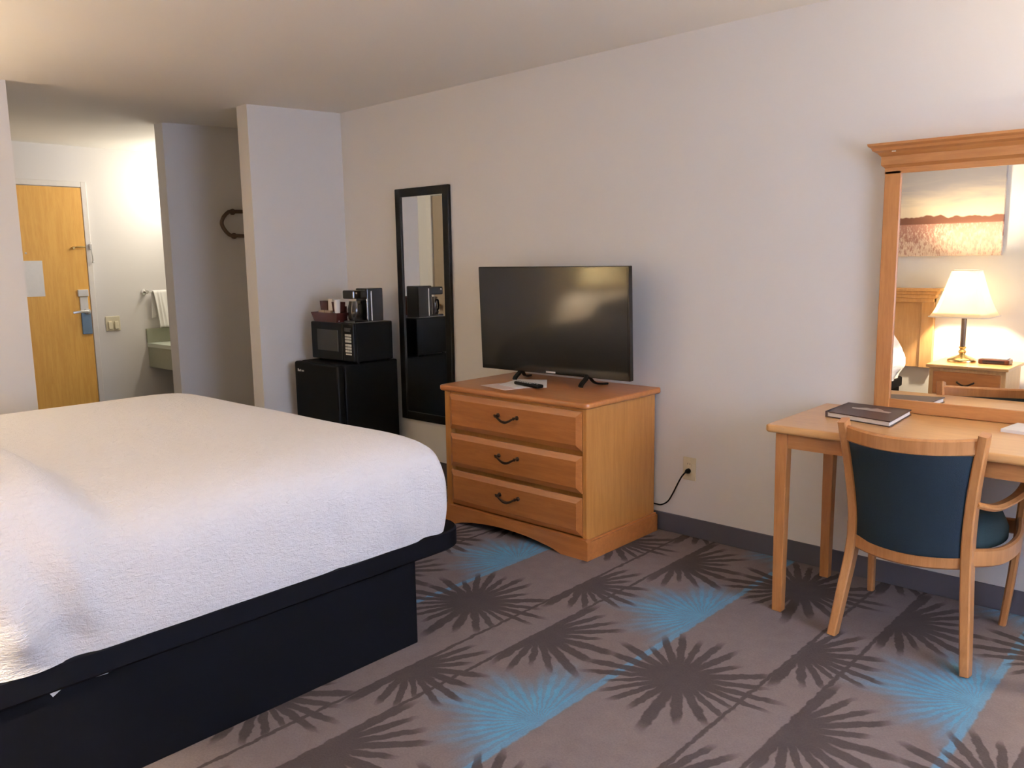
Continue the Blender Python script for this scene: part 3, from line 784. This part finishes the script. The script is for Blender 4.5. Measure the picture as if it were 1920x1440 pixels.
for s_ in (0, 1):
    L = layers[s_]
    for j in range(nv):
        for i in range(nu):
            f = (L[j][i], L[j][i+1], L[j+1][i+1], L[j+1][i]); bm.faces.new(f if s_ == 0 else f[::-1])
A, B = layers
for i in range(nu): bm.faces.new((A[0][i], B[0][i], B[0][i+1], A[0][i+1])); bm.faces.new((A[nv][i], A[nv][i+1], B[nv][i+1], B[nv][i]))
for j in range(nv): bm.faces.new((A[j][0], A[j+1][0], B[j+1][0], B[j][0])); bm.faces.new((A[j][nu], B[j][nu], B[j+1][nu], A[j+1][nu]))
obj('backrest', bm, TEAL, t, smooth=True, angle=60)
# front legs up to the arms
FL = [(3.641, -.115, 0), (3.636, -.112, .25), (3.628, -.105, .58)]
FR = [(4.128, -.137, 0), (4.150, -.132, .25), (4.168, -.125, .58)]
for pts in (FL, FR):
    bm = newbm(); add_sweep(bm, pts, .030, .040, up=(0, 1, 0), n=6, scale=lambda s_: .8+.2*s_); obj('front_leg', bm, CH, t, smooth=True)
# side rails and arms bow outwards
SR = [(4.108, -.595, .385), (4.165, -.45, .365), (4.185, -.30, .372), (4.160, -.14, .395)]
SL = [(3.712, -.548, .365), (3.655, -.42, .350), (3.632, -.28, .360), (3.634, -.115, .380)]
for pts in (SR, SL):
    bm = newbm(); add_sweep(bm, pts, .022, .062, n=8, cham=.3); obj('side_rail', bm, CH, t, smooth=True)
AR = [(4.118, -.622, .575), (4.160, -.53, .552), (4.192, -.38, .562), (4.195, -.24, .580), (4.168, -.12, .594)]
AL = [(3.706, -.575, .575), (3.682, -.48, .552), (3.668, -.34, .562), (3.658, -.20, .580), (3.640, -.10, .594)]
for pts in (AR, AL):
    bm = newbm(); add_sweep(bm, pts, .044, .026, n=8, cham=.4, scale=lambda s_: .8+.3*s_); obj('armrest', bm, CH, t, smooth=True)
bm = newbm(); add_sweep(bm, [(3.636, -.112, .375), (3.90, -.118, .372), (4.158, -.13, .385)], .022, .056, n=4); obj('front_rail', bm, CH, t, smooth=True)
# seat cushion
bm = newbm(); nu = 26; G = []
for i in range(nu+1):
    row = []
    for j in range(nu+1):
        u, v = i/nu*2-1, j/nu*2-1
        k = max(abs(u), abs(v)); rr_ = math.hypot(u, v); s_ = 1 if rr_ < 1e-6 else (k/rr_)**.35
        cx = 3.902+.008*v; hw = .208+.038*(1-abs(v)**2)+.026*v
        x = cx+u*s_*hw; y = -.345+v*s_*.225; z = .405+.072*max(0, 1-k**5)**.5
        row.append(bm.verts.new((x, y, z)))
    G.append(row)
for i in range(nu):
    for j in range(nu): bm.faces.new((G[i][j], G[i+1][j], G[i+1][j+1], G[i][j+1]))
bd = [e for e in bm.edges if e.is_boundary]
r_ = bmesh.ops.extrude_edge_only(bm, edges=bd); 
for v in [q for q in r_['geom'] if isinstance(q, bmesh.types.BMVert)]: v.co.z = .375
obj('seat', bm, TEALS, t, smooth=True, angle=70)
for z in (.352, .385):
    bm = newbm(); p = at_z(rsp, z); add_lathe(bm, p.x+.004, z, [(.0055, p.y-.021), (.0045, p.y-.027)], 12, ax='y'); obj('screw_cap', bm, CHROME, t)

# ------------------------------------------------------------------ bed
t = thing('bed', 'large bed on a black plinth base with a projecting black platform edge', 'bed', (1.60, -2.55, 0))
bdx0, bdx1, bdy0, bdy1 = .60, 2.60, -3.66, -1.425
box('plinth_base', NAVY, t, .66, 2.573, -3.60, -1.662, 0, .325, bev=.004)
def rrect(x0, x1, y0, y1, r, n=8):
    pts = []
    for cx, cy, a0 in ((x1-r, y0+r, -90), (x1-r, y1-r, 0), (x0+r, y1-r, 90), (x0+r, y0+r, 180)):
        for k in range(n+1):
            a_ = math.radians(a0+90*k/n); pts.append((cx+r*math.cos(a_), cy+r*math.sin(a_)))
    return pts
bm = newbm(); rings = []
for ins_, z in ((.008, .318), (0, .326), (0, .386), (.004, .392), (.012, .395)):
    rings.append([bm.verts.new((p[0], p[1], z)) for p in rrect(bdx0+ins_, bdx1-ins_, bdy0+ins_, bdy1-ins_, .10)])
n = len(rings[0])
for i in range(len(rings)-1):
    for k in range(n): bm.faces.new((rings[i][k], rings[i][(k+1) % n], rings[i+1][(k+1) % n], rings[i+1][k]))
bm.faces.new(rings[0][::-1]); bm.faces.new(rings[-1])
obj('platform', bm, NAVY, t, smooth=True, angle=20)
bm = newbm(); add_box(bm, .68, 2.52, -3.58, -1.62, .396, .64, bev=.05, seg=4); obj('mattress', bm, MATT, t, smooth=True)
bm = newbm(); add_prism(bm, [(-2.886, .314), (-2.850, .316), (-2.853, .312), (-2.877, .298)], 2.5735, 2.5750, 'yz'); obj('torn_paper_tag', bm, PAPER, t, label='white scrap of label')
bm = newbm(); add_prism(bm, [(-2.775, .3115), (-2.738, .3095), (-2.74, .3075), (-2.775, .3095)], 2.5733, 2.5742, 'yz'); obj('scuff_mark', bm, GREYP, t)

# coverlet draped over the mattress and pillows
bm = newbm(); NG = 200; G = []
cx, cy = 1.60, -2.545; hx, hy = 1.010, 1.09
def sstep(a_, b_, x):
    k = max(0, min(1, (x-a_)/(b_-a_))); return k*k*(3-2*k)
for i in range(NG+1):
    row = []
    for j in range(NG+1):
        u, v = i/NG*2-1, j/NG*2-1
        # denser near the edges
        k = max(abs(u), abs(v))
        if k > 1e-6:
            # squircle outline in this direction
            p_ = 16.0
            nrm = (abs(u)**p_+abs(v)**p_)**(1/p_)
            ux, vy = u/nrm, v/nrm
        else: ux, vy = 0, 0
        # profile: flat top, wide soft roll, bulge, tuck
        if k < .55: f = k/.55*.78; th_ = math.asin(f**4)
        elif k < .86: th_ = .3795+(math.pi/2-.3795)*(k-.55)/.31; f = math.sin(th_)**.25
        if k < .86: z = .505+.262*max(0, math.cos(th_))**.5
        else:
            q = (k-.86)/.14; z = .505-.115*q; f = 1.0-.010*q**2
        x = cx+ux*hx*f; y = cy+vy*hy*f
        # soft crown of the bed
        # foot end slopes a little
        wn = noise.noise(Vector((x*2.2, y*2.2, 3)))
        z += .006*wn*(1 if k < .9 else 0)
        # pillows tucked below the head end
        ph = sstep(-2.66, -2.86, y+.10*(x-1.6)*0+.03*noise.noise(Vector((x*3, 0, 0))))
        edge = 1-sstep(.62, .90, k)
        z += .115*ph*(0.25+.75*edge)*(1-sstep(-3.30, -3.58, y))*(1-.35*math.exp(-((x-1.6)/.12)**2)) if z > .42 else 0
        # side bulge over the pillow and hanging folds
        side = sstep(.74, .88, k)
        if abs(ux) > .97:
            sx = 1 if ux > 0 else -1
            hang = sstep(.72, .86, k)
            fl = (.007+.008*ph)*math.sin(y*31+1.3*z*8)+.006*math.sin(y*17+1.0)+.008*noise.noise(Vector((y*5, z*3, 1)))
            dens = .3+1.9*ph+.9*math.exp(-((y+1.75)/.08)**2)+.8*math.exp(-((y+2.02)/.05)**2)
            x += sx*(fl*dens*hang*.8*(.3+.7*sstep(.39, .50, z))+.030*ph*side*sstep(.40, .55, z))
        if vy > .97:
            y += .010*math.sin(x*23)*side*.7+.008*noise.noise(Vector((x*5, z*4, 2)))*side
        # rumples at the corners
        cr = min(abs(ux), abs(vy))
        if cr > .8 and k > .7:
            ang = math.atan2(y-cy, x-cx); d_ = .011*math.sin(ang*58)*sstep(.80, .9, cr)*sstep(.72, .86, k)
            x += d_*(1 if ux > 0 else -1); y += d_*(1 if vy > 0 else -1)
        row.append(bm.verts.new((x, y, z)))
    G.append(row)
for i in range(NG):
    for j in range(NG): bm.faces.new((G[i][j], G[i+1][j], G[i+1][j+1], G[i][j+1]))
o = obj('bed_coverlet', bm, COVER, smooth=True, angle=180); tag(o, 'white woven coverlet tucked in over the whole bed', 'bedspread')

# headboard
t = thing('headboard', 'maple headboard with crown on the wall behind the bed', 'headboard', (1.6, YF, .02))
bm = newbm(); add_box(bm, .45, 2.765, YF+.003, YF+.035, .46, 1.03, bev=.002); obj('panel', bm, HB, t)
for x in (.45, 2.67):
    bm = newbm(); add_box(bm, x, x+.095, YF+.03, YF+.052, .46, 1.03, bev=.003); obj('stile', bm, HB, t)
bm = newbm()
for i, (o_, z0_, z1_) in enumerate(((.000, .985, 1.02), (.015, 1.02, 1.05), (.032, 1.05, 1.075), (.052, 1.075, 1.10))):
    add_box(bm, .45-o_, 2.765+o_, YF+.003, YF+.060+o_*.8, z0_, z1_, bev=.005)
obj('crown', bm, HB, t)

# nightstands, lamps, clock
def nightstand(x0, x1, lab):
    t = thing('nightstand', lab, 'nightstand', ((x0+x1)/2, -3.48, 0), 'nightstands beside the bed')
    bm = newbm(); slab(bm, x0-.015, x1+.02, -3.235, -3.235+.001, .53, .555) if False else add_box(bm, x0-.02, x1+.02, -3.72, -3.22, .532, .556, bev=.006); obj('top', bm, T_X, t)
    bm = newbm(); add_box(bm, x0, x1, -3.71, -3.25, .08, .533, bev=.003); obj('case', bm, HB, t)
    for z0_, z1_ in ((.335, .505), (.125, .305)):
        bm = newbm(); add_box(bm, x0+.03, x1-.03, -3.254, -3.236, z0_, z1_, bev=.008); dr = obj('drawer', bm, D_X, t)
        xc = (x0+x1)/2
        bm = newbm(); zz = (z0_+z1_)/2
        add_sweep(bm, [(xc-.055, -3.236, zz+.015), (xc-.05, -3.214, zz+.012), (xc, -3.212, zz-.010), (xc+.05, -3.214, zz+.012), (xc+.055, -3.236, zz+.015)], .008, .012, n=5); obj('handle', bm, DARKM, dr, smooth=True)
    bm = newbm(); add_box(bm, x0-.01, x1+.01, -3.71, -3.24, 0, .08, bev=.004); obj('plinth', bm, HB, t)
nightstand(2.89, 3.40, 'maple nightstand with a clock beside the lamp, reflected in the framed mirror')
nightstand(.04, .50, 'maple nightstand on the far side of the bed, below the second lamp')
def table_lamp(x, y, z0, lab, power):
    t = thing('table_lamp', lab, 'lamp', (x, y, z0), 'bedside table lamps')
    bm = newbm(); add_lathe(bm, x, y, [(.098, z0), (.10, z0+.012), (.094, z0+.022), (.085, z0+.027), (.055, z0+.040), (.028, z0+.050), (.018, z0+.058)], 40); obj('base', bm, BRASS, t, smooth=True, angle=50)
    bm = newbm(); add_lathe(bm, x, y, [(.016, z0+.055), (.026, z0+.070), (.027, z0+.080), (.015, z0+.095), (.024, z0+.105), (.026, z0+.112), (.014, z0+.120)], 30); obj('base_knob', bm, BRASS, t, smooth=True)
    bm = newbm(); add_lathe(bm, x, y, [(.018, z0+.118), (.018, z0+.355), (.008, z0+.36), (.008, z0+.41)], 24); obj('column', bm, BROWNM, t, smooth=True, angle=50)
    bm = newbm(); R = []
    for s_ in range(11):
        k = s_/10; hw = .206-.118*(k**.72); z = z0+.345+.345*k; ring = []; c_ = .22*hw
        for a_, b_ in ((hw, -hw+c_), (hw, hw-c_), (hw-c_, hw), (-hw+c_, hw), (-hw, hw-c_), (-hw, -hw+c_), (-hw+c_, -hw), (hw-c_, -hw)): ring.append(bm.verts.new((x+a_, y+b_, z)))
        R.append(ring)
    for i in range(10):
        for k in range(8): bm.faces.new((R[i][k], R[i][(k+1) % 8], R[i+1][(k+1) % 8], R[i+1][k]))
    o = obj('lamp_shade', bm, SHADE, t, smooth=True, angle=30); md = o.modifiers.new('thick', 'SOLIDIFY'); md.thickness = .002
    for (zz, hw) in ((z0+.346, .2075), (z0+.689, .0895)):
        bm = newbm(); c_ = .22*hw; P_ = [(x+a_, y+b_, zz) for a_, b_ in ((hw, -hw+c_), (hw, hw-c_), (hw-c_, hw), (-hw+c_, hw), (-hw, hw-c_), (-hw, -hw+c_), (-hw+c_, -hw), (hw-c_, -hw))]; P_.append(P_[0])
        add_tube(bm, P_, .004, n=6, smooth=False); obj('shade_trim', bm, PAPER, t)
    bm = newbm(); add_lathe(bm, x, y, [(.012, z0+.41), (.018, z0+.43), (.03, z0+.46), (.03, z0+.49), (.015, z0+.515), (.003, z0+.52)], 20); obj('bulb', bm, BULB, t, smooth=True)
    light('lamp_light', 'POINT', (x, y, z0+.60), power, WARM, .035)
table_lamp(3.045, -3.50, .556, 'brass table lamp with white shade on the nightstand with the clock', P_BED)
table_lamp(.27, -3.50, .556, 'brass table lamp reflected in the dark television screen', P_BED2)
t = thing('alarm_clock', 'low wood-brown alarm clock beside the lamp on the nightstand', 'clock', (3.27, -3.50, .556))
box('body', simple('clock_brown', (.09, .025, .012), .3), t, 3.170, 3.375, -3.56, -3.44, .556, .592, bev=.008)
box('top_panel', GREYP, t, 3.185, 3.36, -3.55, -3.455, .590, .602, bev=.005)
box('display', ICLK, t, 3.20, 3.345, -3.4395, -3.4385, .565, .584)

# picture
t = thing('canvas_picture', 'wide canvas picture of a dusk field above the bed', 'picture', (2.45, YF, 1.35))
bm = newbm(); add_box(bm, 1.70, 3.208, YF+.002, YF+.042, 1.352, 2.03, bev=.003); obj('canvas', bm, CANVAS, t)

# floor lamp, armless: to the right of the desk
fx, fy = 5.55, -.42
t = thing('floor_lamp', 'bronze floor lamp with white shade to the right of the desk', 'lamp', (fx, fy, 0))
bm = newbm(); add_lathe(bm, fx, fy, [(.14, 0), (.14, .015), (.06, .03), (.02, .04)], 36); obj('base', bm, BROWNM, t, smooth=True)
bm = newbm(); add_lathe(bm, fx, fy, [(.012, .04), (.012, 1.20)], 16); obj('pole', bm, BROWNM, t, smooth=True)
bm = newbm(); add_lathe(bm, fx, fy, [(.22, 1.16), (.13, 1.44)], 40, cap=False); o = obj('lamp_shade', bm, SHADE, t, smooth=True); md = o.modifiers.new('thick', 'SOLIDIFY'); md.thickness = .002
bm = newbm(); add_lathe(bm, fx, fy, [(.012, 1.20), (.03, 1.25), (.03, 1.28), (.012, 1.31)], 20); obj('bulb', bm, BULB, t, smooth=True)
light('lamp_light', 'POINT', (fx, fy, 1.39), P_FLOOR, WARM, .035)
# curtains by the window
def curtain(y0, y1, lab):
    bm = newbm(); n = 60; A = []
    for k in range(n+1):
        yy = y0+(y1-y0)*k/n; xx = XR-.07+.028*math.sin(k*1.05); A.append((bm.verts.new((xx, yy, .35)), bm.verts.new((xx, yy, 2.22))))
    for k in range(n): bm.faces.new((A[k][0], A[k+1][0], A[k+1][1], A[k][1]))
    o = obj('curtain', bm, CARP, smooth=True, angle=180); tag(o, lab, 'curtain', 'curtains at the window'); md = o.modifiers.new('thick', 'SOLIDIFY'); md.thickness = .004
curtain(-3.45, -3.0, 'beige curtain gathered at the headboard side of the window')
curtain(-.85, -.42, 'beige curtain gathered at the desk side of the window')
bm = newbm(); add_tube(bm, [(XR-.07, -3.5, 2.235), (XR-.07, -.35, 2.235)], .012, smooth=False)
for y in (-3.49, -.36): add_box(bm, XR-.075, XR, y-.01, y+.01, 2.228, 2.242)
o = obj('curtain_rod', bm, BROWNM); tag(o, 'bronze curtain rod above the window', 'curtain rod')
